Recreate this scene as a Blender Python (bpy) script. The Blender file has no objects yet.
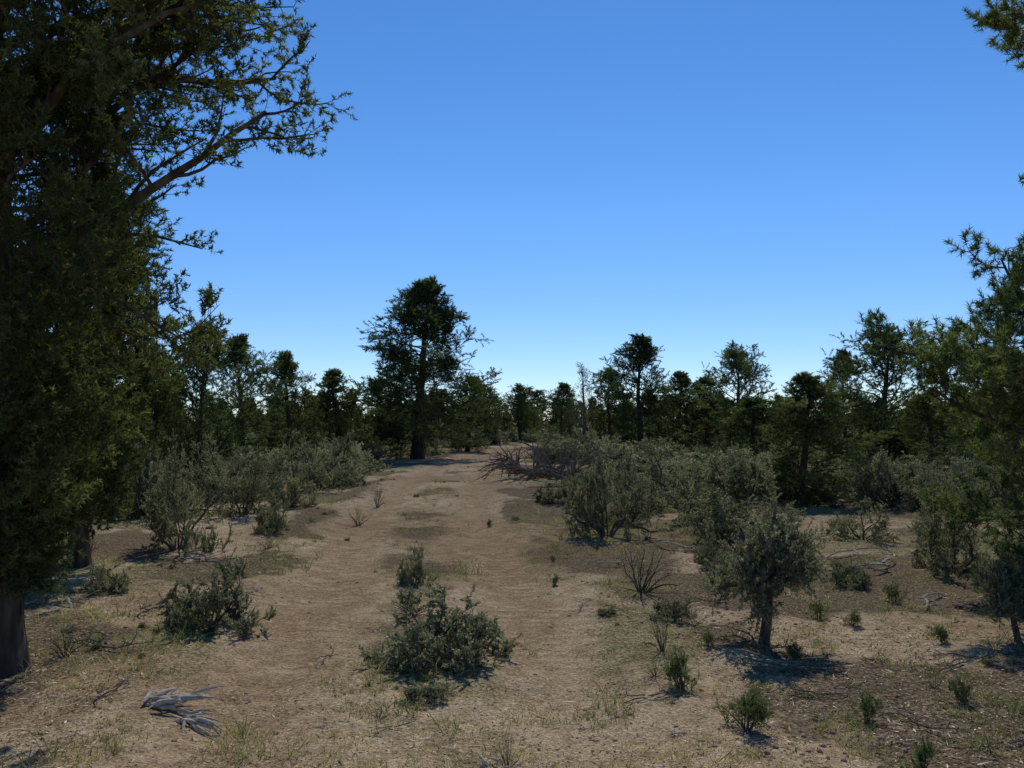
import bpy, math, os, numpy as np
from mathutils import Vector, Euler
rng = np.random.default_rng(11)
F = 796.0; CAMH = 1.7; HOR = 420.0
scene = bpy.context.scene

# ------------------------------------------------------------------ utils
def norm(v):
    return v / (np.linalg.norm(v, axis=-1, keepdims=True) + 1e-9)
def hash2(ix, iy, seed):
    n = (ix * 374761393 + iy * 668265263 + seed * 144269504) & 0xffffffff
    n = ((n ^ (n >> 13)) * 1274126177) & 0xffffffff
    return ((n ^ (n >> 16)) & 0xffff) / 65535.0
def vn(x, y, seed=0):
    x = np.asarray(x, float); y = np.asarray(y, float)
    ix = np.floor(x).astype(np.int64); iy = np.floor(y).astype(np.int64)
    fx = x - ix; fy = y - iy
    fx = fx * fx * (3 - 2 * fx); fy = fy * fy * (3 - 2 * fy)
    a = hash2(ix, iy, seed); b = hash2(ix + 1, iy, seed)
    c = hash2(ix, iy + 1, seed); d = hash2(ix + 1, iy + 1, seed)
    return (a * (1 - fx) + b * fx) * (1 - fy) + (c * (1 - fx) + d * fx) * fy
def sstep(x, a, b):
    t = np.clip((x - a) / (b - a), 0, 1)
    return t * t * (3 - 2 * t)

_yy = np.linspace(-40, 160, 2001)
_xi = np.interp(_yy, [-40, 0, 4, 6, 9.7, 13.5, 17, 25, 34, 42, 52, 70, 160],
                [1.0, 0.0, -0.5, -0.75, -1.1, -1.55, -1.75, -1.8, -1.5, -0.6, 1.5, 8, 40])
_k = np.exp(-np.linspace(-2, 2, 41) ** 2); _k /= _k.sum()
_xi = np.convolve(np.pad(_xi, 20, mode='edge'), _k, mode='valid')
def xc(y):
    return np.interp(y, _yy, _xi)

def Hh(x, y):
    x = np.asarray(x, float); y = np.asarray(y, float)
    t = np.abs(x - xc(y))
    off = sstep(t, 1.2, 2.2)
    h = 0.16 * (vn(x / 7, y / 7, 1) - .5) + 0.07 * (vn(x / 2.1, y / 2.1, 2) - .5) * (0.35 + 0.65 * off)
    h += 0.045 * (vn(x / .55, y / .55, 3) - .5) * (0.45 + 0.55 * off)
    h += 0.026 * (vn(x / .2, y / .2, 4) - .5) * (0.45 + 0.55 * off)
    h += 0.7 * (vn(x / 60, y / 60, 5) - .5) * sstep(y, 25, 120)
    fade = 1 - sstep(y, 45, 70)
    h += fade * (-0.05 * np.exp(-((t - 0.97) / 0.28) ** 2) + 0.04 * np.exp(-((t - 1.75) / 0.28) ** 2))
    return h
def hz(x, y):
    return float(Hh(np.array([x]), np.array([y]))[0])

class MB:
    def __init__(s): s.v = []; s.l = []; s.c = []; s.m = []; s.t = []; s.n = 0
    def add(s, v, f, mat=0, tint=None):
        v = v.reshape(-1, 3)
        s.v.append(v); s.l.append((f + s.n).ravel()); s.c.append(np.full(len(f), f.shape[1], np.int32))
        s.m.append(np.full(len(f), mat, np.int32))
        s.t.append(np.zeros(len(v)) if tint is None else tint.ravel())
        s.n += len(v)
    def build(s, name, mats, extra=None):
        me = bpy.data.meshes.new(name)
        v = np.concatenate(s.v).astype(np.float32); l = np.concatenate(s.l).astype(np.int32)
        c = np.concatenate(s.c)
        me.vertices.add(len(v)); me.vertices.foreach_set('co', v.ravel())
        me.loops.add(len(l)); me.loops.foreach_set('vertex_index', l)
        me.polygons.add(len(c))
        st = np.zeros(len(c), np.int32); st[1:] = np.cumsum(c)[:-1]
        me.polygons.foreach_set('loop_start', st)
        me.polygons.foreach_set('material_index', np.concatenate(s.m))
        a = me.attributes.new('tint', 'FLOAT', 'POINT')
        a.data.foreach_set('value', np.concatenate(s.t).astype(np.float32))
        if extra:
            for k, arr in extra.items():
                a = me.attributes.new(k, 'FLOAT', 'POINT')
                a.data.foreach_set('value', arr.astype(np.float32).ravel())
        for m in mats: me.materials.append(m)
        me.update(calc_edges=True)
        me['h'] = float(np.percentile(v[:, 2], 99.7)); me['r'] = float(np.percentile(np.hypot(v[:, 0], v[:, 1]), 97))
        return me

def obj(name, me, loc=(0, 0, 0), rot=0.0, scale=(1, 1, 1), parent=None, tilt=(0, 0)):
    o = bpy.data.objects.new(name, me)
    scene.collection.objects.link(o)
    o.location = loc; o.rotation_euler = (tilt[0], tilt[1], rot); o.scale = scale
    if parent: o.parent = parent
    return o

# ------------------------------------------------------------------ materials
def newmat(name):
    m = bpy.data.materials.new(name); m.use_nodes = True
    nt = m.node_tree; nt.nodes.clear()
    return m, nt, nt.nodes, nt.links
def ramp(N, stops):
    r = N.new('ShaderNodeValToRGB'); e = r.color_ramp.elements
    while len(e) < len(stops): e.new(0.5)
    for i, (p, c) in enumerate(stops):
        e[i].position = p; e[i].color = (c[0], c[1], c[2], 1)
    return r
def leafmat(name, stops, trans=0.3, tm=(1.2, 1.22, .65)):
    m, nt, N, L = newmat(name)
    at = N.new('ShaderNodeAttribute'); at.attribute_name = 'tint'
    oi = N.new('ShaderNodeObjectInfo')
    ma = N.new('ShaderNodeMath'); ma.operation = 'MULTIPLY_ADD'; ma.inputs[1].default_value = 0.3
    L.new(oi.outputs['Random'], ma.inputs[0]); L.new(at.outputs['Fac'], ma.inputs[2])
    sb = N.new('ShaderNodeMath'); sb.operation = 'SUBTRACT'; sb.inputs[1].default_value = 0.15
    L.new(ma.outputs[0], sb.inputs[0])
    r = ramp(N, stops); L.new(sb.outputs[0], r.inputs[0])
    d = N.new('ShaderNodeBsdfDiffuse')
    L.new(r.outputs[0], d.inputs[0]); out = d.outputs[0]
    if trans > 0:
        t = N.new('ShaderNodeBsdfTranslucent')
        r2 = ramp(N, [(p, tuple(min(1, a * b) for a, b in zip(c, tm))) for p, c in stops]); L.new(sb.outputs[0], r2.inputs[0])
        L.new(r2.outputs[0], t.inputs[0])
        m1 = N.new('ShaderNodeMixShader'); m1.inputs[0].default_value = trans
        L.new(d.outputs[0], m1.inputs[1]); L.new(t.outputs[0], m1.inputs[2]); out = m1.outputs[0]
    o = N.new('ShaderNodeOutputMaterial'); L.new(out, o.inputs[0])
    return m
def solidmat(name, stops, scale=8, stretch=(1, 1, 1), bump=0.4, bd=0.01, rough=0.9):
    m, nt, N, L = newmat(name)
    tc = N.new('ShaderNodeTexCoord'); mp = N.new('ShaderNodeMapping'); mp.inputs['Scale'].default_value = stretch
    L.new(tc.outputs['Object'], mp.inputs[0])
    n = N.new('ShaderNodeTexNoise'); n.inputs['Scale'].default_value = scale; n.inputs['Detail'].default_value = 3
    L.new(mp.outputs[0], n.inputs[0])
    r = ramp(N, stops); L.new(n.outputs[0], r.inputs[0])
    p = N.new('ShaderNodeBsdfDiffuse'); p.inputs['Roughness'].default_value = rough
    if bump > 0:
        b = N.new('ShaderNodeBump'); b.inputs['Strength'].default_value = bump; b.inputs['Distance'].default_value = bd
        L.new(n.outputs[0], b.inputs['Height']); L.new(b.outputs[0], p.inputs['Normal'])
    L.new(r.outputs[0], p.inputs['Color'])
    o = N.new('ShaderNodeOutputMaterial'); L.new(p.outputs[0], o.inputs[0])
    return m

M_pine = leafmat('pinyon_needles', [(0, (.026, .042, .020)), (.5, (.068, .097, .043)), (1, (.155, .185, .082))], .36)
M_pinelit = leafmat('pinyon_needles_lit', [(0, (.034, .054, .025)), (.5, (.08, .115, .05)), (1, (.18, .205, .09))], .38)  # brighter copy of the needle colours, sunlit look painted in for the right pinyon
M_jun = leafmat('juniper_foliage', [(0, (.028, .042, .018)), (.5, (.074, .096, .040)), (1, (.17, .185, .075))], .36)
M_sage = leafmat('sage_leaves', [(0, (.078, .087, .054)), (.5, (.17, .183, .12)), (1, (.32, .325, .22))], .3, (1.2, 1.17, .72))
M_forb = leafmat('forb_leaves', [(0, (.045, .07, .03)), (.5, (.10, .135, .06)), (1, (.17, .21, .10))], .33)
M_grass = leafmat('grass_blades', [(0, (.09, .125, .045)), (.35, (.18, .20, .08)), (.65, (.36, .31, .17)), (1, (.48, .42, .28))], .3, (1.2, 1.15, .7))
M_bark = solidmat('bark', [(.3, (.035, .027, .02)), (.6, (.09, .072, .055)), (.8, (.16, .14, .115))], 14, (1, 1, .25), .9, .02)
M_sbark = solidmat('sage_bark', [(.3, (.05, .042, .035)), (.6, (.12, .10, .08)), (.8, (.20, .175, .15))], 30, (1, 1, .3), 0)
M_dead = solidmat('weathered_wood', [(.3, (.24, .21, .17)), (.55, (.42, .375, .31)), (.8, (.60, .55, .46))], 40, (1, .2, 1), .6, .005)
M_snag = solidmat('dead_wood_dark', [(.3, (.07, .06, .05)), (.6, (.16, .14, .12)), (.85, (.28, .26, .225))], 20, (1, 1, .3), 0)
M_rock = solidmat('stone', [(.3, (.20, .14, .10)), (.6, (.36, .27, .20)), (.8, (.48, .40, .33))], 25, (1, 1, 1), 0)
M_litter = leafmat('litter', [(0, (.05, .035, .022)), (.5, (.13, .095, .062)), (.8, (.30, .23, .155)), (1, (.52, .46, .38))], 0)

def soilmat():
    m, nt, N, L = newmat('soil')
    geo = N.new('ShaderNodeNewGeometry')
    def noise(s, d=6, r=.6):
        n = N.new('ShaderNodeTexNoise'); n.inputs['Scale'].default_value = s; n.inputs['Detail'].default_value = d
        n.inputs['Roughness'].default_value = r
        L.new(geo.outputs['Position'], n.inputs['Vector']); return n.outputs[0]
    def mixc(f, a, b, mode='MIX'):
        x = N.new('ShaderNodeMixRGB'); x.blend_type = mode
        for i, v in enumerate((f, a, b)):
            if hasattr(v, 'is_linked'): L.new(v, x.inputs[i])
            elif isinstance(v, tuple): x.inputs[i].default_value = (v[0], v[1], v[2], 1)
            else: x.inputs[i].default_value = v
        return x.outputs[0]
    def math_(op, a, b=0.0, c=0.0, clamp=False):
        x = N.new('ShaderNodeMath'); x.operation = op; x.use_clamp = clamp
        for i, v in enumerate((a, b, c)):
            if hasattr(v, 'is_linked'): L.new(v, x.inputs[i])
            else: x.inputs[i].default_value = v
        return x.outputs[0]
    def attr(n):
        a = N.new('ShaderNodeAttribute'); a.attribute_name = n; return a.outputs['Fac']
    def cr(v, a, b):
        r = N.new('ShaderNodeMapRange'); r.interpolation_type = 'SMOOTHSTEP'
        r.inputs[1].default_value = a; r.inputs[2].default_value = b; L.new(v, r.inputs[0]); return r.outputs[0]
    rut = attr('rut'); s = attr('s'); t = attr('t'); pA = attr('pa'); pL = attr('pl'); pG = attr('pg')
    nB = noise(4.5, 5, .72); nC = noise(42, 4, .78)
    sandy = mixc(cr(nB, .35, .65), (.41, .30, .18), (.58, .45, .29))
    red = mixc(cr(nB, .35, .65), (.30, .21, .12), (.45, .33, .205))
    base = mixc(pA, red, sandy)
    litter = mixc(cr(nC, .35, .65), (.07, .053, .034), (.26, .20, .125))
    grassy = mixc(cr(nC, .35, .65), (.15, .14, .06), (.36, .31, .16))
    jit = math_('MULTIPLY_ADD', nB, 1.8, -.9)
    fl = cr(math_('ADD', pL, jit), .3, .65)
    base = mixc(math_('MULTIPLY', fl, .88), base, litter)
    fg = cr(math_('SUBTRACT', pG, jit), .38, .8)
    base = mixc(math_('MULTIPLY', fg, .65), base, grassy)
    rutc = mixc(cr(nB, .3, .7), (.31, .21, .12), (.47, .34, .21))
    base = mixc(math_('MULTIPLY', rut, .65), base, rutc)
    sp2 = mixc(cr(nC, .28, .72), (.45, .43, .41), (1.4, 1.4, 1.4))
    base = mixc(.9, base, sp2, 'MULTIPLY')
    ab = math_('ABSOLUTE', math_('SUBTRACT', math_('ABSOLUTE', t), .97))
    ph = math_('MULTIPLY_ADD', ab, 16.0, math_('MULTIPLY_ADD', nB, 6.0, math_('MULTIPLY', s, 2 * math.pi / .17)))
    w = math_('MULTIPLY', math_('SINE', ph), math_('MULTIPLY', rut, cr(nB, .4, .58)))
    hgt = math_('MULTIPLY', w, .009)
    hgt = math_('ADD', hgt, math_('MULTIPLY', nB, .11))
    hgt = math_('ADD', hgt, math_('MULTIPLY', nC, .042))
    b = N.new('ShaderNodeBump'); b.inputs['Strength'].default_value = .8; b.inputs['Distance'].default_value = 1.0
    L.new(hgt, b.inputs['Height'])
    p = N.new('ShaderNodeBsdfDiffuse'); p.inputs['Roughness'].default_value = .8
    L.new(base, p.inputs[0]); L.new(b.outputs[0], p.inputs['Normal'])
    o = N.new('ShaderNodeOutputMaterial'); L.new(p.outputs[0], o.inputs[0])
    return m
M_soil = soilmat()

# ------------------------------------------------------------------ ground + track
def grid_faces(nr, nc):
    i = np.arange(nr * nc).reshape(nr, nc)
    return np.stack([i[:-1, :-1], i[:-1, 1:], i[1:, 1:], i[1:, :-1]], -1).reshape(-1, 4)
def fbm(x, y, sc, seed, o=4):
    r = 0; a = .5; tot = 0
    for i in range(o):
        r = r + a * vn(x / sc * 2 ** i, y / sc * 2 ** i, seed + i); tot += a; a *= .6
    return r / tot
def road_attrs(X, Y):
    t = X - xc(Y); a = np.abs(t); fade = 1 - sstep(Y, 45, 70)
    nz = (vn(X / .5, Y / .9, 21) - .5) * .6 + (vn(X / .15, Y / .15, 22) - .5) * .25
    road = (1 - sstep(a + nz, 1.3, 2.0)) * fade
    near = 1 - sstep(Y, 5.0, 7.5) * .8
    rut = np.exp(-((np.abs(a - .97) + nz * .18) / .38) ** 4) * fade * (1.0 - .75 * near + .2)
    mid = np.exp(-((t + nz * .3) / .42) ** 2) * fade
    off = 1 - road
    right = sstep(X, .8, 2.5) * (1 - sstep(Y, 8, 14))
    pl = sstep(fbm(X, Y, 1.6, 201), .36 - .08 * right, .62 - .05 * right) * np.clip(.25 + .95 * off + .6 * mid, 0, 1.1) * (1 - .65 * rut)
    pg = sstep(fbm(X, Y, 2.2, 301), .40, .66) * np.clip(.25 + .65 * off + .35 * near + .4 * mid, 0, 1.2) * (1 - .7 * rut)
    pa = sstep(fbm(X, Y, 2.6, 401), .36, .6)
    return dict(rut=rut, s=Y.copy(), t=t, pl=pl, pg=pg, pa=pa)
ys = [-30.0]
while ys[-1] < 2: ys.append(ys[-1] + max(.05, .08 * abs(2 - ys[-1])))
while ys[-1] < 2500: ys.append(ys[-1] + max(.03, ys[-1] * .0065 if ys[-1] < 80 else ys[-1] * .02))
ys = np.array(ys)
u = np.arange(-460, 461) * .0155
xs = 4 * np.sinh(u)
X, Y = np.meshgrid(xs, ys)
Z = Hh(X, Y)
Z -= .045 * (1 - sstep(np.abs(X - xc(Y)), 1.35, 1.8)) * (1 - sstep(Y, 50, 56)) * sstep(Y, 1.2, 2)
mb = MB(); mb.add(np.stack([X, Y, Z], -1), grid_faces(*X.shape))
obj('ground', mb.build('ground', [M_soil], road_attrs(X, Y)))
ys2 = [1.5]
while ys2[-1] < 56: ys2.append(ys2[-1] + max(.022, ys2[-1] * .0045))
ys2 = np.array(ys2); tt = np.linspace(-2.0, 2.0, 121)
T2, Y2 = np.meshgrid(tt, ys2); X2 = T2 + xc(Y2)
Z2 = Hh(X2, Y2) + .004 - .055 * sstep(np.abs(T2), 1.7, 2.0) - .05 * sstep(Y2, 50, 55) - .05 * (1 - sstep(Y2, 1.5, 2.2))
mb = MB(); mb.add(np.stack([X2, Y2, Z2], -1), grid_faces(*X2.shape))
obj('dirt_track', mb.build('dirt_track', [M_soil], road_attrs(X2, Y2)))

# ------------------------------------------------------------------ plants
def grow(P, D, L, S, bend, noi, g):
    N = len(P); pts = np.empty((N, S + 1, 3)); pts[:, 0] = P; d = norm(D)
    b = np.array([0, 0, 1.0]) * bend
    for i in range(S):
        d = norm(d + noi * g.standard_normal((N, 3)) + b)
        pts[:, i + 1] = pts[:, i] + d * (L / S)[:, None]
    return pts
def kids(pts, n, t0, t1, ang, aj, g):
    N, S1, _ = pts.shape; S = S1 - 1
    t = t0 + (t1 - t0) * (np.arange(n)[None] + g.uniform(.1, 1, (N, n))) / n
    f = np.clip(t * S, 0, S - 1e-4); i = f.astype(int); fr = (f - i)[..., None]
    r = np.arange(N)[:, None]
    a = pts[r, i]; b = pts[r, i + 1]
    pos = a + (b - a) * fr; tan = norm(b - a)
    perp = norm(np.cross(tan, g.standard_normal(tan.shape)))
    an = (ang + aj * g.standard_normal(t.shape))[..., None]
    d = tan * np.cos(an) + perp * np.sin(an)
    par = np.repeat(np.arange(N), n)
    return pos.reshape(-1, 3), d.reshape(-1, 3), t.ravel(), par
def tubes(mb, pts, rad, sides, mat, g):
    N, S1, _ = pts.shape
    tan = norm(np.gradient(pts, axis=1))
    ref = norm(g.standard_normal((N, 1, 3)))
    uu = norm(np.cross(tan, ref)); vv = np.cross(tan, uu)
    th = np.arange(sides) * 2 * math.pi / sides
    ring = pts[:, :, None] + rad[:, :, None, None] * (uu[:, :, None] * np.cos(th)[:, None] + vv[:, :, None] * np.sin(th)[:, None])
    idx = np.arange(N * S1 * sides).reshape(N, S1, sides); nx = np.roll(idx, -1, axis=2)
    f = np.stack([idx[:, :-1], nx[:, :-1], nx[:, 1:], idx[:, 1:]], -1).reshape(-1, 4)
    mb.add(ring, f, mat)
def leaves(mb, pts, count, ln, wd, ang, aj, mat, g, t0=.1, up=0.0, kite=False, tint=None, tvar=.15):
    pos, d, t, par = kids(pts, count, t0, 1.0, ang, aj, g)
    d = norm(d + np.array([0, 0, up]))
    n = len(pos)
    l = ln * g.uniform(.6, 1.3, n)[:, None]; w = wd * g.uniform(.7, 1.3, n)[:, None] * .5
    sd = norm(np.cross(d, g.standard_normal((n, 3))))
    base = (np.full(len(pts), .5) if tint is None else tint)[par] + g.standard_normal(n) * tvar
    if kite:
        v = np.stack([pos, pos + d * l * .55 + sd * w, pos + d * l, pos + d * l * .55 - sd * w], 1)
        f = np.arange(n * 4).reshape(n, 4); ti = np.repeat(base[:, None], 4, 1)
    else:
        v = np.stack([pos - sd * w, pos + sd * w, pos + d * l], 1)
        f = np.arange(n * 3).reshape(n, 3); ti = np.repeat(base[:, None], 3, 1)
    mb.add(v, f, mat, np.clip(ti, 0, 1))
def taper(r0, S, p=.8, end=.25):
    t = np.linspace(0, 1, S + 1)
    return np.asarray(r0)[:, None] * (end + (1 - end) * (1 - t) ** p)[None]

def tree_mesh(name, seed, H, r0, prof, nl, n2, n3, n4, leaf, fol, tb=.1, el=(-5, 55), lean=(0, 0), l2=.42, l3=.35, l4=.12,
              near=False, extra_limbs=(), up=.12, trnoise=.02):
    g = np.random.default_rng(seed); mb = MB()
    S = 18
    tr = grow(np.array([[0, 0, -.15]]), np.array([[lean[0], lean[1], 1.0]]), np.array([H * 1.0]), S, .10, trnoise, g)
    tz = np.linspace(0, 1, S + 1)
    trr = (r0 * ((1 - tz) ** .75 * .96 + .04) * (1 + .5 * np.exp(-tz * 14)))[None]
    tubes(mb, tr, trr, 12 if near else 7, 0, g)
    k = np.arange(nl); t = tb + (.99 - tb) * (k + g.uniform(0, 1, nl)) / nl
    az = k * 2.39996 + g.uniform(-.5, .5, nl) + seed
    P = np.stack([np.interp(t, tz, tr[0, :, j]) for j in range(3)], -1)
    R = np.interp(t, prof[0], prof[1]) * g.uniform(.55, 1.15, nl)
    R *= 1 + .2 * np.sin(az * 2 + seed) * np.cos(t * 9 + seed)
    elv = np.radians(el[0] + (el[1] - el[0]) * t + g.uniform(-14, 14, nl))
    D = np.stack([np.cos(az) * np.cos(elv), np.sin(az) * np.cos(elv), np.sin(elv)], -1)
    rl = np.minimum(np.interp(t, tz, trr[0]) * .5, .005 + .013 * R)
    if len(extra_limbs):
        E = np.array(extra_limbs, float)  # t, az deg, el deg, L
        P = np.concatenate([P, np.stack([np.interp(E[:, 0], tz, tr[0, :, j]) for j in range(3)], -1)])
        a = np.radians(E[:, 1]); e = np.radians(E[:, 2])
        D = np.concatenate([D, np.stack([np.cos(a) * np.cos(e), np.sin(a) * np.cos(e), np.sin(e)], -1)])
        R = np.concatenate([R, E[:, 3]]); rl = np.concatenate([rl, .012 + .016 * E[:, 3]])
    lim = grow(P, D, R, 8, .03, .13, g)
    tubes(mb, lim, taper(rl, 8), 7 if near else 4, 0, g)
    tl = g.uniform(.25, .75, len(R))
    p2, d2, t2, par = kids(lim, n2, .2, 1.0, .9, .25, g)
    L2 = R[par] * l2 * (1.2 - .7 * t2) * g.uniform(.6, 1.2, len(par)) + .08
    b2 = grow(p2, d2, L2, 5, .03, .16, g)
    tubes(mb, b2, taper(rl[par] * .4 * (1.1 - .5 * t2), 5), 5 if near else 3, 0, g)
    tl2 = tl[par] + g.uniform(-.15, .15, len(par))
    p3, d3, t3, par3 = kids(b2, n3, .15, 1.0, .85, .25, g)
    L3 = l3 * g.uniform(.5, 1.2, len(par3)) * np.minimum(1, .45 + L2[par3])
    b3 = grow(p3, d3, L3, 3, .06, .15, g)
    tl3 = tl2[par3] + g.uniform(-.1, .1, len(par3))
    if near or leaf is None: tubes(mb, b3, taper(np.full(len(b3), .003 if near else .012), 3), 3, 0, g)
    if leaf is not None:
        cnt, ln, wd = leaf
        if n4 > 0:
            p4, d4, t4, par4 = kids(b3, n4, .2, 1.0, .9, .25, g)
            b4 = grow(p4, d4, l4 * g.uniform(.6, 1.3, len(p4)), 2, .12, .1, g)
            leaves(mb, b4, cnt, ln, wd, 1.0, .35, 1, g, up=up, tint=tl3[par4] + g.uniform(-.1, .1, len(par4)))
            leaves(mb, b3, cnt // 2, ln, wd, 1.0, .35, 1, g, up=up, tint=tl3, t0=.3)
        else:
            leaves(mb, b3, cnt, ln, wd, .9, .35, 1, g, up=up, tint=tl3)
    return mb.build(name, [M_bark if leaf is not None else M_snag, fol])

def sage_mesh(name, seed, H, stems, n2, n3, cnt, ln, wd, fol=None, spread=(25, 75), trunk=0.0, noi=.2, dead=.12, tw=.15):
    g = np.random.default_rng(seed); mb = MB()
    az = np.arange(stems) * 2.39996 + g.uniform(-.6, .6, stems); e = np.radians(g.uniform(spread[0], spread[1], stems))
    P = np.stack([np.cos(az) * .04, np.sin(az) * .04, np.full(stems, -.05)], -1) * H
    if trunk > 0:
        tr = grow(np.array([[0, 0, -.05]]), np.array([[g.uniform(-.3, .3), g.uniform(-.2, .2), 1]]), np.array([trunk + .05]), 7, .1, .2, g)
        tubes(mb, tr, taper(np.array([.05 * H]), 7, .8, .6), 9, 0, g)
        P = P * .2 + tr[0, -1]; P[:, 2] -= .03
    D = np.stack([np.cos(az) * np.cos(e), np.sin(az) * np.cos(e), np.sin(e)], -1)
    L = (H - trunk) * g.uniform(.6, 1.0, stems) * (1.05 if trunk == 0 else 1.0)
    st = grow(P, D, L, 8, .0, noi, g)
    tubes(mb, st, taper(.02 * H * g.uniform(.7, 1.2, stems), 8), 6, 0, g)
    p2, d2, t2, par = kids(st, n2, .3, 1.0, 1.0, .25, g)
    L2 = L[par] * .42 * (1.1 - .5 * t2) * g.uniform(.6, 1.2, len(par))
    b2 = grow(p2, d2, L2, 5, .05, .28, g)
    tubes(mb, b2, taper(np.full(len(b2), .006 * H), 5), 3, 0, g)
    tl = g.uniform(.2, .8, len(b2))
    p3, d3, t3, par3 = kids(b2, n3, .2, 1.0, .9, .25, g)
    b3 = grow(p3, d3, tw * H ** .5 * g.uniform(.5, 1.25, len(p3)), 3, .12, .18, g)
    if cnt > 30: tubes(mb, b3, taper(np.full(len(b3), .002), 3), 3, 0, g)
    keep = (g.uniform(0, 1, len(b3)) > dead) & (g.uniform(0, 1, len(b2)) > dead)[par3]
    leaves(mb, b3[keep], cnt, ln, wd, 1.0, .35, 1, g, t0=.05, up=.12, kite=True, tint=tl[par3][keep] + g.uniform(-.1, .1, keep.sum()))
    return mb.build(name, [M_sbark, fol or M_sage])

# --- near mature tree on the left
prof_l = ([0, .07, .17, .27, .45, .62, .8, .93, 1], [.35, .5, .65, .85, 1.4, 2.05, 1.9, 1.3, .5])
me = tree_mesh('pinyon_left', 5, 7.4, .15, prof_l, 104, 10, 9, 4, (20, .036, .010), M_jun, tb=.11, el=(-22, 50), near=True,
               l2=.46, l3=.25, l4=.07, trnoise=.04, extra_limbs=[(.40, 12, 38, 2.2), (.48, -20, 40, 2.0), (.42, 25, 22, 1.4), (.56, 0, 25, 2.1), (.52, 14, 30, 2.1), (.60, -35, 20, 2.1), (.56, 20, 20, 2.1), (.58, 40, 15, 2.0), (.50, 5, 15, 1.7)])
obj('juniper_tree', me, (-3.5, 5.5, hz(-3.5, 5.5)), 0)
prof_b = ([0, .1, .3, .55, .8, 1], [.6, .8, 1.15, 1.25, .9, .3])
mbk = tree_mesh('juniper_behind', 15, 4.4, .12, prof_b, 76, 9, 8, 0, (44, .06, .013), M_jun, tb=.14, el=(0, 55), l2=.46, l3=.26)
# --- near pinyon right
prof_r = ([0, .1, .25, .42, .5, .62, .68, .8, 1], [.6, 1.3, 1.5, 1.25, .6, .4, .35, .5, .3])
me = tree_mesh('pinyon_right', 9, 6.8, .12, prof_r, 60, 8, 8, 3, (34, .06, .008), M_pinelit, tb=.06, el=(-15, 45), near=True,
               l2=.42, l3=.22, l4=.08, extra_limbs=[(.30, 183, 8, 1.8), (.27, 200, 0, 1.75), (.36, 176, 14, 1.3), (.22, 178, 5, 1.7), (.33, 190, 12, 1.4), (.74, 188, 16, 1.0)])
obj('pinyon_pine', me, (5.3, 7.0, hz(5.3, 7.0)), 0)

# --- mid/far tree variants
V = []
pr_round = ([0, .15, .35, .6, .85, 1], [.9, 1.5, 1.7, 1.5, 1.0, .35])
pr_cone = ([0, .12, .3, .6, .85, 1], [.9, 1.4, 1.5, 1.1, .6, .2])
pr_top = ([0, .3, .5, .7, .9, 1], [.5, 1.2, 1.7, 1.6, 1.1, .5])
specs = [(21, pr_round, 52, .08), (22, pr_round, 48, .14), (23, pr_cone, 54, .05), (24, pr_top, 42, .22), (25, pr_cone, 50, .08)]
for i, (sd, pf, nl, tb) in enumerate(specs):
    V.append(tree_mesh('tree_var%d' % i, sd, 5.0, .12, pf, nl, 7, 6, 0, (36, .08, .019), M_jun if i in (1, 2) else M_pine, tb=tb,
                       el=(-10, 55), l2=.48, l3=.35, trnoise=.045))
VF = []
for i, (sd, pf, nl, tb) in enumerate(specs[:4]):
    VF.append(tree_mesh('tree_far%d' % i, sd + 50, 5.0, .12, pf, 34, 5, 5, 0, (20, .15, .055), M_jun if i in (1, 2) else M_pine, tb=tb,
                        el=(-10, 55), l2=.48, l3=.45, trnoise=.045))
pr_c = ([0, .1, .2, .35, .5, .65, .8, .92, 1], [1.6, 2.3, 2.7, 2.6, 2.3, 1.8, 1.2, .65, .25])
mc = tree_mesh('pinyon_centre', 33, 8.0, .2, pr_c, 90, 9, 7, 0, (36, .095, .021), M_pine, tb=.10, el=(-5, 38), l2=.40, l3=.40, trnoise=.012)
def W(px, d): return (px - 512) / F * d
def put(me, name, px, d, top, wpx=None, rot=None, parent=None):
    x = W(px, d); z = hz(x, d)
    h = CAMH + (HOR - top) / F * d - z
    s = h / me['h']; sr = s if wpx is None else (wpx / 2 / F * d) / me['r']
    return obj(name, me, (x, d, z), rng.uniform(0, 6.28) if rot is None else rot, (sr, sr, s), parent)
put(mc, 'pinyon_pine', 418, 35, 280, 130, rot=1.0)
put(mbk, 'juniper_tree', 84, 9.4, 170, 180, rot=.5)
hand = [
    (197, 19, 320, 85, 3, 'juniper_tree'), (245, 26, 336, 95, 0, 'pinyon_pine'), (150, 20, 345, 120, 1, 'juniper_tree'),
    (290, 31, 352, 70, 2, 'juniper_tree'), (340, 34, 370, 70, 2, 'pinyon_pine'), (380, 42, 378, 65, 1, 'juniper_tree'),
    (468, 44, 376, 65, 0, 'juniper_tree'), (640, 40, 335, 98, 0, 'pinyon_pine'), (610, 43, 368, 55, 1, 'juniper_tree'),
    (675, 46, 372, 65, 2, 'juniper_tree'), (737, 37, 343, 76, 3, 'pinyon_pine'), (705, 45, 376, 65, 1, 'juniper_tree'),
    (798, 16, 374, 116, 2, 'pinyon_pine'), (880, 30, 322, 118, 3, 'pinyon_pine'), (845, 36, 350, 65, 0, 'juniper_tree'),
    (930, 26, 390, 95, 1, 'juniper_tree'), (985, 20, 388, 115, 0, 'juniper_tree'), (880, 22, 432, 90, 2, 'juniper_tree'),
    (750, 24, 398, 85, 4, 'juniper_tree'), (1040, 15, 370, 120, 1, 'juniper_tree'), (560, 60, 383, 50, 0, 'juniper_tree'),
    (520, 66, 384, 50, 1, 'juniper_tree'), (490, 56, 384, 45, 3, 'pinyon_pine'), (80, 16, 330, 130, 0, 'pinyon_pine'),
    (20, 13, 340, 140, 1, 'juniper_tree')]
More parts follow.
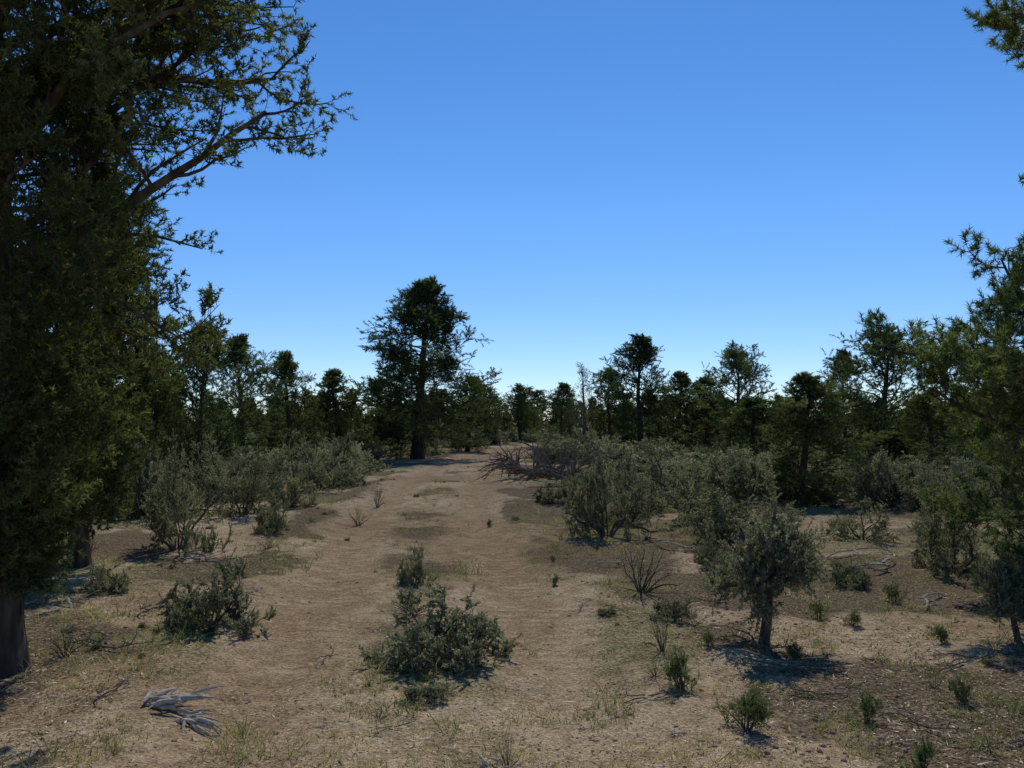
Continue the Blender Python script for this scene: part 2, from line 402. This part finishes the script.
for px, d, top, w, v, nm in hand:
    put(V[v], nm, px, d, top, w)
par = bpy.data.objects.new('distant_trees', None); scene.collection.objects.link(par)
n = 0
while n < 360:
    d = 48 + 180 * rng.uniform() ** 1.2; x = rng.uniform(-.95, .95) * d
    if abs(x - float(xc(d))) < 4.5 and d < 62: continue
    py = 8 + 27 * rng.uniform()
    h = min(rng.uniform(3.0, 6.4), CAMH + py / F * d)
    m_ = VF[rng.integers(0, 4)]
    s = h / m_['h']; sr = s * rng.uniform(1.0, 1.6)
    obj('tree_%03d' % n, m_, (x, d, hz(x, d) - .1), rng.uniform(0, 6.28), (sr, sr, s), par)
    n += 1
par2 = bpy.data.objects.new('side_woodland_trees', None); scene.collection.objects.link(par2)
for i in range(50):
    sgn = -1 if i % 2 else 1
    d = rng.uniform(18, 48); x = float(xc(d)) + sgn * rng.uniform(.42 * d + 3, .95 * d + 8)
    h = min(rng.uniform(2.6, 5), CAMH + rng.uniform(5, 45) / F * d)
    m_ = V[rng.integers(0, 5)]; s = h / m_['h']; sr = s * rng.uniform(.9, 1.4)
    obj('tree_%03d' % i, m_, (x, d, hz(x, d) - .05), rng.uniform(0, 6.28), (sr, sr, s), par2)

ms = tree_mesh('snag', 41, 5.0, .13, ([0, .3, .6, 1], [.3, 1.1, 1.1, .4]), 20, 6, 4, 0, None, M_snag, tb=.3, el=(20, 60), l2=.45, l3=.4)
put(ms, 'dead_tree', 583, 38, 362, 36)

# --- sagebrush
SN = [sage_mesh('sage_n%d' % i, 60 + i, 1.0, 12, 9, 8, 44, .024, .0125, spread=(8, 82), dead=.12, noi=.26) for i in range(3)]
ST = [sage_mesh('sage_t%d' % i, 70 + i, 1.1, 14, 9, 8, 44, .022, .012, spread=(8, 85), trunk=.46, dead=.08, noi=.2) for i in range(2)]
SF = [sage_mesh('sage_f%d' % i, 80 + i, 1.0, 12, 7, 6, 20, .05, .026, spread=(5, 82), dead=.08, noi=.24) for i in range(4)]
SP = sage_mesh('sage_sparse', 91, 1.0, 12, 5, 5, 22, .022, .008, spread=(25, 80), dead=.3, noi=.14)
SM = sage_mesh('sage_low', 95, .6, 18, 8, 7, 44, .022, .011, spread=(0, 55), dead=.15, noi=.26, tw=.13)
def sg(me, px, ybase, hpx, wpx=None, name='sagebrush', rot=None):
    d = CAMH * F / (ybase - HOR); x = W(px, d); z = hz(x, d)
    s = hpx / F * d / me['h']; w = s if wpx is None else wpx / 2 / F * d / me['r']
    obj(name, me, (x, d, z), rng.uniform(0, 6.28) if rot is None else rot, (w, w, s))
sg(ST[0], 758, 640, 134, 122, rot=.6)
sg(SM, 440, 650, 66, 145)
sg(SM, 415, 578, 36, 36); sg(SP, 408, 600, 26, 40); sg(SM, 430, 690, 18, 60)
sg(SM, 215, 622, 58, 105); sg(SP, 72, 652, 35, 45)
sg(SN[0], 180, 548, 108, 110); sg(SN[1], 140, 520, 80, 100); sg(SN[2], 290, 508, 62, 70); sg(SN[0], 245, 515, 65, 80)
sg(SN[1], 340, 480, 45, 60); sg(SN[1], 605, 532, 78, 95); sg(SN[2], 655, 505, 60, 95); sg(SN[0], 700, 520, 75, 90)
sg(SP, 640, 588, 50, 75); sg(SP, 660, 645, 48, 35); sg(SM, 672, 610, 20, 50)
sg(ST[1], 750, 530, 80, 90); sg(SN[2], 945, 572, 92, 100); sg(ST[0], 1012, 640, 85, 70); sg(SN[1], 890, 510, 55, 90)
sg(SM, 560, 500, 24, 60); sg(SP, 378, 503, 30, 18); sg(SN[0], 1060, 590, 110, 120)
sg(SM, 275, 530, 30, 40); sg(SP, 360, 520, 20, 25); sg(SM, 110, 590, 28, 50); sg(SN[2], 710, 560, 30, 50)
sg(SP, 508, 762, 42, 30); sg(SN[2], 860, 540, 40, 70); sg(SM, 845, 585, 25, 50); sg(SM, 1000, 590, 40, 60)
sg(SN[0], 320, 490, 50, 70); sg(SN[2], 215, 500, 60, 80)
par3 = bpy.data.objects.new('sagebrush_thicket', None); scene.collection.objects.link(par3)
n = 0
while n < 1100:
    d = 10 + 65 * rng.uniform() ** 1.2; x = rng.uniform(-.8, .8) * (d + 3)
    t = x - float(xc(d))
    if d < 60 and abs(t) < 2.3 + rng.uniform(0, .8): continue
    if t < 0 and d < 11 + max(0, (t + 9)) * .5: continue
    if t > 0 and d < 13.5 and rng.uniform() < .8: continue
    if 14.5 < d < 29 and -.8 < x < 2.6 + (d - 20) * .06: continue
    if abs(x - W(798, 14)) < 1.1 and 11 < d < 16.5: continue
    if vn(x / 3.0, d / 3.0, 77) < (.32 if t < 0 else .43): continue
    s = rng.uniform(.45, 1.12) * (1 if d > 16 else .8)
    mm = SF[rng.integers(0, 4)] if d > 17 else SN[rng.integers(0, 3)]
    s /= mm['h']
    w = rng.uniform(.95, 1.35)
    obj('sagebrush_%04d' % n, mm, (x, d, hz(x, d)), rng.uniform(0, 6.28), (s * w, s * w, s), par3)
    n += 1

# --- green forbs
FB = [sage_mesh('forb%d' % i, 100 + i, .3, 14, 5, 4, 28, .02, .005, fol=M_forb, spread=(15, 85), dead=0, noi=.12, tw=.12) for i in range(2)]
for px, yb, hp in [(742, 728, 46), (678, 684, 40), (555, 580, 12), (815, 612, 20), (553, 558, 8), (848, 620, 16), (890, 600, 22), (860, 715, 34),
                   (955, 700, 30), (915, 768, 34), (790, 650, 20), (705, 640, 18), (490, 520, 8), (935, 640, 18), (700, 560, 12), (980, 590, 18)]:
    sg(FB[rng.integers(0, 2)], px, yb, hp, hp * rng.uniform(.8, 1.2), 'green_shrub')
par4 = bpy.data.objects.new('small_ground_plants', None); scene.collection.objects.link(par4)
n = 0
while n < 330:
    d = 4.6 + 25 * rng.uniform() ** 1.1; x = rng.uniform(-.75, .75) * d
    t = x - float(xc(d)); a = abs(t)
    if .45 < a < 1.5 and rng.uniform() < .93: continue
    if a < .45 and rng.uniform() < .3: continue
    if vn(x / 1.2, d / 1.2, 99) < .42 and a > .45: continue
    k = rng.uniform()
    mm = FB[rng.integers(0, 2)] if k < .25 else (SM if k < .55 else SP)
    hgt = rng.uniform(.02, .075) * (.7 if d < 7 else 1.2) + (.10 * rng.uniform() if k > .85 else 0)
    w = hgt * rng.uniform(.7, 1.6) / mm['r']
    obj('plant_%03d' % n, mm, (x, d, hz(x, d)), rng.uniform(0, 6.28), (w, w, hgt / mm['h']), par4)
    n += 1

def dead_tangle(name, seed, n1, L, elr, n2, n3, r, mat):
    g = np.random.default_rng(seed); mb = MB()
    az = g.uniform(0, 6.28, n1); e = np.radians(g.uniform(*elr, n1))
    D = np.stack([np.cos(az) * np.cos(e), .6 * np.sin(az) * np.cos(e), np.sin(e)], -1)
    P = np.stack([g.uniform(-.3, .3, n1) * L, g.uniform(-.1, .1, n1) * L, g.uniform(0, .1, n1) * L], -1)
    Ls = L * g.uniform(.5, 1, n1)
    a = grow(P, D, Ls, 8, -.06, .16, g); tubes(mb, a, taper(np.full(n1, r), 8), 6, 0, g)
    p, d, t, pa = kids(a, n2, .2, 1, .7, .25, g)
    b = grow(p, d, Ls[pa] * .4, 6, .0, .2, g); tubes(mb, b, taper(np.full(len(b), r * .4), 6), 4, 0, g)
    p, d, t, pa = kids(b, n3, .2, 1, .7, .25, g)
    c = grow(p, d, np.full(len(p), L * .13), 4, 0, .2, g); tubes(mb, c, taper(np.full(len(c), r * .16), 4), 3, 0, g)
    return mb.build(name, [mat])
dt = dead_tangle('tangle', 5, 14, 1.7, (5, 45), 6, 5, .06, M_snag)
for px, yb, s in [(545, 478, 1.05), (588, 486, .9), (528, 474, .75)]:
    d = CAMH * F / (yb - HOR); obj('fallen_dead_branches', dt, (W(px, d), d, hz(W(px, d), d)), rng.uniform(-.5, .5), (s, s, s * .85))
dt2 = dead_tangle('branches', 8, 4, .7, (0, 14), 4, 3, .014, M_snag)
dt3 = dead_tangle('branches_b', 18, 3, .8, (0, 10), 3, 3, .018, M_dead)
for i, (px, yb, s) in enumerate([(690, 550, 1.2), (200, 560, 1.1), (790, 665, .7), (880, 570, 1.2), (160, 600, .9), (100, 640, .9), (850, 555, 1), (740, 640, .8), (330, 650, .4), (60, 600, 1), (960, 660, .7), (650, 690, .45), (920, 600, .8), (820, 690, .5), (120, 690, .5), (250, 590, .5), (700, 600, .6), (1000, 740, .5), (580, 600, .4), (400, 720, .3), (900, 720, .5), (620, 560, .7)]):
    d = CAMH * F / (yb - HOR); obj('fallen_branch', dt3 if i % 3 == 0 else dt2, (W(px, d), d, hz(W(px, d), d) + .01), rng.uniform(0, 6.28), (s, s, s * .7))

def shards(name, seed, n, L, spread):
    g = np.random.default_rng(seed); mb = MB()
    az = g.normal(0, spread, n) + np.where(g.uniform(0, 1, n) > .7, 1.2, 0)
    D = np.stack([np.cos(az), np.sin(az), g.uniform(0, .25, n)], -1)
    P = np.stack([g.uniform(-.12, .12, n), g.uniform(-.08, .08, n), g.uniform(.005, .06, n)], -1)
    a = grow(P, D, L * g.uniform(.3, 1, n), 6, -.06, .09, g)
    t = np.linspace(0, 1, 7); prof = np.interp(t, [0, .15, .6, 1], [.3, 1, .8, .1])
    tubes(mb, a, g.uniform(.006, .02, n)[:, None] * prof[None], 5, 0, g)
    return mb.build(name, [M_dead])
for i, (px, yb, s, r) in enumerate([(165, 705, .9, .1), (195, 712, .7, -.3), (490, 764, .55, 1.4), (540, 766, .45, 1.8), (500, 772, .6, .6), (678, 728, .3, 2.0), (205, 556, .9, .6), (610, 700, .25, 1), (330, 720, .25, 2.4), (840, 660, .3, .3)]):
    d = CAMH * F / (yb - HOR); xx = W(px, d)
    obj('weathered_wood', shards('shards%d' % i, 200 + i, 20 if i < 2 else 6, .36, .4), (xx, d, hz(xx, d)), r, (s, s, s))

# --- grass
def grass():
    g = np.random.default_rng(3); mb = MB()
    N = 30000
    d = 2.6 + 22 * g.uniform(0, 1, N) ** 1.35; x = g.uniform(-.85, .85, N) * d
    t = x - xc(d); a = np.abs(t)
    dens = sstep(vn(x / .9, d / .9, 31) * .45 + vn(x / .3, d / .3, 32) * .55, .46, .76)
    inrut = np.exp(-((a - .97) / .45) ** 2); mid = np.exp(-(t / .4) ** 2)
    dens = dens * (1 + .3 * mid) * (1 - .93 * inrut * sstep(d, 4.8, 7.5)) * (1 - .2 * sstep(d, 9, 16))
    dens *= np.where((d < 7) & (x < -1), 1.4, 1)
    k = g.uniform(0, 1, N) < dens
    d = d[k]; x = x[k]; N = len(x)
    tall = np.where((g.uniform(0, 1, N) < np.where((x < -1.2) & (d < 7), .2, .06)), g.uniform(.12, .26, N), g.uniform(.02, .08, N))
    nb = 9
    px = (x[:, None] + g.normal(0, .025, (N, nb))).ravel(); py = (d[:, None] + g.normal(0, .025, (N, nb))).ravel()
    P = np.stack([px, py, Hh(px, py) - .003], -1); n = len(P)
    h = np.repeat(tall, nb) * g.uniform(.4, 1.1, n)
    dr = norm(np.stack([g.normal(0, .5, n), g.normal(0, .5, n), np.ones(n)], -1))
    side = norm(np.cross(dr, g.standard_normal((n, 3)))) * (g.uniform(.0012, .0024, n) * (1 + d.repeat(nb) * .05))[:, None]
    bend = np.stack([g.normal(0, .3, n), g.normal(0, .3, n), np.full(n, -.08)], -1) * h[:, None]
    mid_ = P + dr * (h * .55)[:, None]; tip = P + dr * h[:, None] + bend
    v = np.stack([P - side, P + side, mid_ + side * .8, mid_ - side * .8, tip], 1)
    tint = np.clip(np.repeat(vn(x / .7, d / .7, 41) * .85 + g.uniform(-.28, .28, N), nb) + g.normal(0, .12, n), 0, 1)
    ti = np.repeat(tint[:, None], 5, 1)
    mb.add(v, np.arange(n)[:, None] * 5 + np.array([0, 1, 2, 3]), 0, ti)
    mb.add(np.stack([v[:, 3], v[:, 2], v[:, 4]], 1), np.arange(n * 3).reshape(n, 3), 0, ti[:, :3])
    return mb.build('grass', [M_grass])
obj('dry_grass', grass())

def litter():
    g = np.random.default_rng(4); mb = MB()
    N = 170000
    d = 2.6 + 18 * g.uniform(0, 1, N) ** 1.5; x = g.uniform(-.85, .85, N) * d
    t = np.abs(x - xc(d))
    dens = sstep(vn(x / 1.3, d / 1.3, 51) * .5 + vn(x / .35, d / .35, 52) * .5, .33, .68) * (.25 + .75 * sstep(t, 1.2, 2.4) + .4 * (d < 5.5))
    k = g.uniform(0, 1, N) < dens; d = d[k]; x = x[k]; N = len(x)
    z = Hh(x, d) + g.uniform(.001, .008, N)
    az = g.uniform(0, 6.28, N); D = norm(np.stack([np.cos(az), np.sin(az), g.normal(0, .18, N)], -1))
    Sd = norm(np.cross(D, np.stack([g.normal(0, .4, N), g.normal(0, .4, N), np.ones(N)], -1)))
    l = (g.uniform(.006, .03, N) * np.where(g.uniform(0, 1, N) < .09, 4.5, 1))[:, None]; w = g.uniform(.002, .007, N)[:, None]
    P = np.stack([x, d, z], -1)
    v = np.stack([P - D * l * .5 - Sd * w * .4, P - Sd * w, P + D * l * .5, P + Sd * w], 1)
    mb.add(v, np.arange(N * 4).reshape(N, 4), 0, np.repeat(g.uniform(0, 1, N)[:, None], 4, 1))
    return mb.build('litter', [M_litter])
obj('leaf_litter', litter())

def stones():
    g = np.random.default_rng(6); mb = MB()
    ico = np.array([[0, 0, 1], [1, 0, 0], [0, 1, 0], [-1, 0, 0], [0, -1, 0], [0, 0, -1.0]])
    fc = np.array([[0, 1, 2], [0, 2, 3], [0, 3, 4], [0, 4, 1], [5, 2, 1], [5, 3, 2], [5, 4, 3], [5, 1, 4]])
    N = 14000
    d = 2.6 + 18 * g.uniform(0, 1, N) ** 1.4; x = g.uniform(-.85, .85, N) * d
    k = g.uniform(0, 1, N) < sstep(vn(x / .8, d / .8, 61), .35, .75); d = d[k]; x = x[k]; N = len(x)
    r = .004 + .02 * g.uniform(0, 1, N) ** 4
    rot = g.uniform(0, 6.28, N); c, s = np.cos(rot), np.sin(rot)
    v = ico[None] * g.uniform(.6, 1.3, (N, 6, 1)) * r[:, None, None]; v[:, :, 2] *= .6
    vx = v[:, :, 0] * c[:, None] - v[:, :, 1] * s[:, None]; vy = v[:, :, 0] * s[:, None] + v[:, :, 1] * c[:, None]
    v = np.stack([vx + x[:, None], vy + d[:, None], v[:, :, 2] + Hh(x, d)[:, None] + r[:, None] * .2], -1)
    f = (np.arange(N)[:, None, None] * 6 + fc[None]).reshape(-1, 3)
    mb.add(v, f)
    return mb.build('stones', [M_rock])
obj('pebbles', stones())

# ------------------------------------------------------------------ light
EL, AZ = math.radians(52), math.radians(8)
sv = Vector((math.sin(AZ) * math.cos(EL), math.cos(AZ) * math.cos(EL), math.sin(EL)))
sun = bpy.data.lights.new('sun', 'SUN'); sun.energy = 5.0; sun.angle = math.radians(.5); sun.color = (1, .96, .88)
so = bpy.data.objects.new('sun', sun); so.rotation_euler = sv.to_track_quat('Z', 'Y').to_euler(); so.location = (0, 20, 40)
scene.collection.objects.link(so)
w = bpy.data.worlds.new('World'); scene.world = w; w.use_nodes = True
nt = w.node_tree; nt.nodes.clear()
sk = nt.nodes.new('ShaderNodeTexSky'); sk.sky_type = 'NISHITA'; sk.sun_disc = False
sk.sun_elevation = EL; sk.sun_rotation = AZ; sk.altitude = 2000; sk.air_density = 1.0; sk.dust_density = .1; sk.ozone_density = 2.2
tc = nt.nodes.new('ShaderNodeTexCoord'); sx = nt.nodes.new('ShaderNodeSeparateXYZ'); nt.links.new(tc.outputs['Generated'], sx.inputs[0])
mr = nt.nodes.new('ShaderNodeMapRange'); mr.inputs[1].default_value = 0.0; mr.inputs[2].default_value = .25
nt.links.new(sx.outputs[2], mr.inputs[0])
hs = nt.nodes.new('ShaderNodeHueSaturation'); hs.inputs['Saturation'].default_value = 1.27
cm = nt.nodes.new('ShaderNodeMixRGB'); cm.inputs[1].default_value = (.64, .70, .84, 1); cm.inputs[2].default_value = (1.0, .97, 1.05, 1)
nt.links.new(mr.outputs[0], cm.inputs[0])
mx = nt.nodes.new('ShaderNodeMixRGB'); mx.blend_type = 'MULTIPLY'; mx.inputs[0].default_value = 1
nt.links.new(cm.outputs[0], mx.inputs[2])
bg = nt.nodes.new('ShaderNodeBackground'); bg.inputs[1].default_value = .135
o = nt.nodes.new('ShaderNodeOutputWorld')
nt.links.new(sk.outputs[0], hs.inputs['Color']); nt.links.new(hs.outputs[0], mx.inputs[1]); nt.links.new(mx.outputs[0], bg.inputs[0]); nt.links.new(bg.outputs[0], o.inputs[0])

cam = bpy.data.cameras.new('camera'); cam.lens = 28; cam.sensor_width = 36; cam.clip_end = 6000; cam.clip_start = .05
co = bpy.data.objects.new('camera', cam); co.location = (0, 0, CAMH)
co.rotation_euler = (math.radians(90) + math.atan((HOR - 384) / F), 0, 0)
scene.collection.objects.link(co); scene.camera = co
scene.view_settings.view_transform = 'Standard'; scene.view_settings.look = 'None'; scene.view_settings.exposure = 0
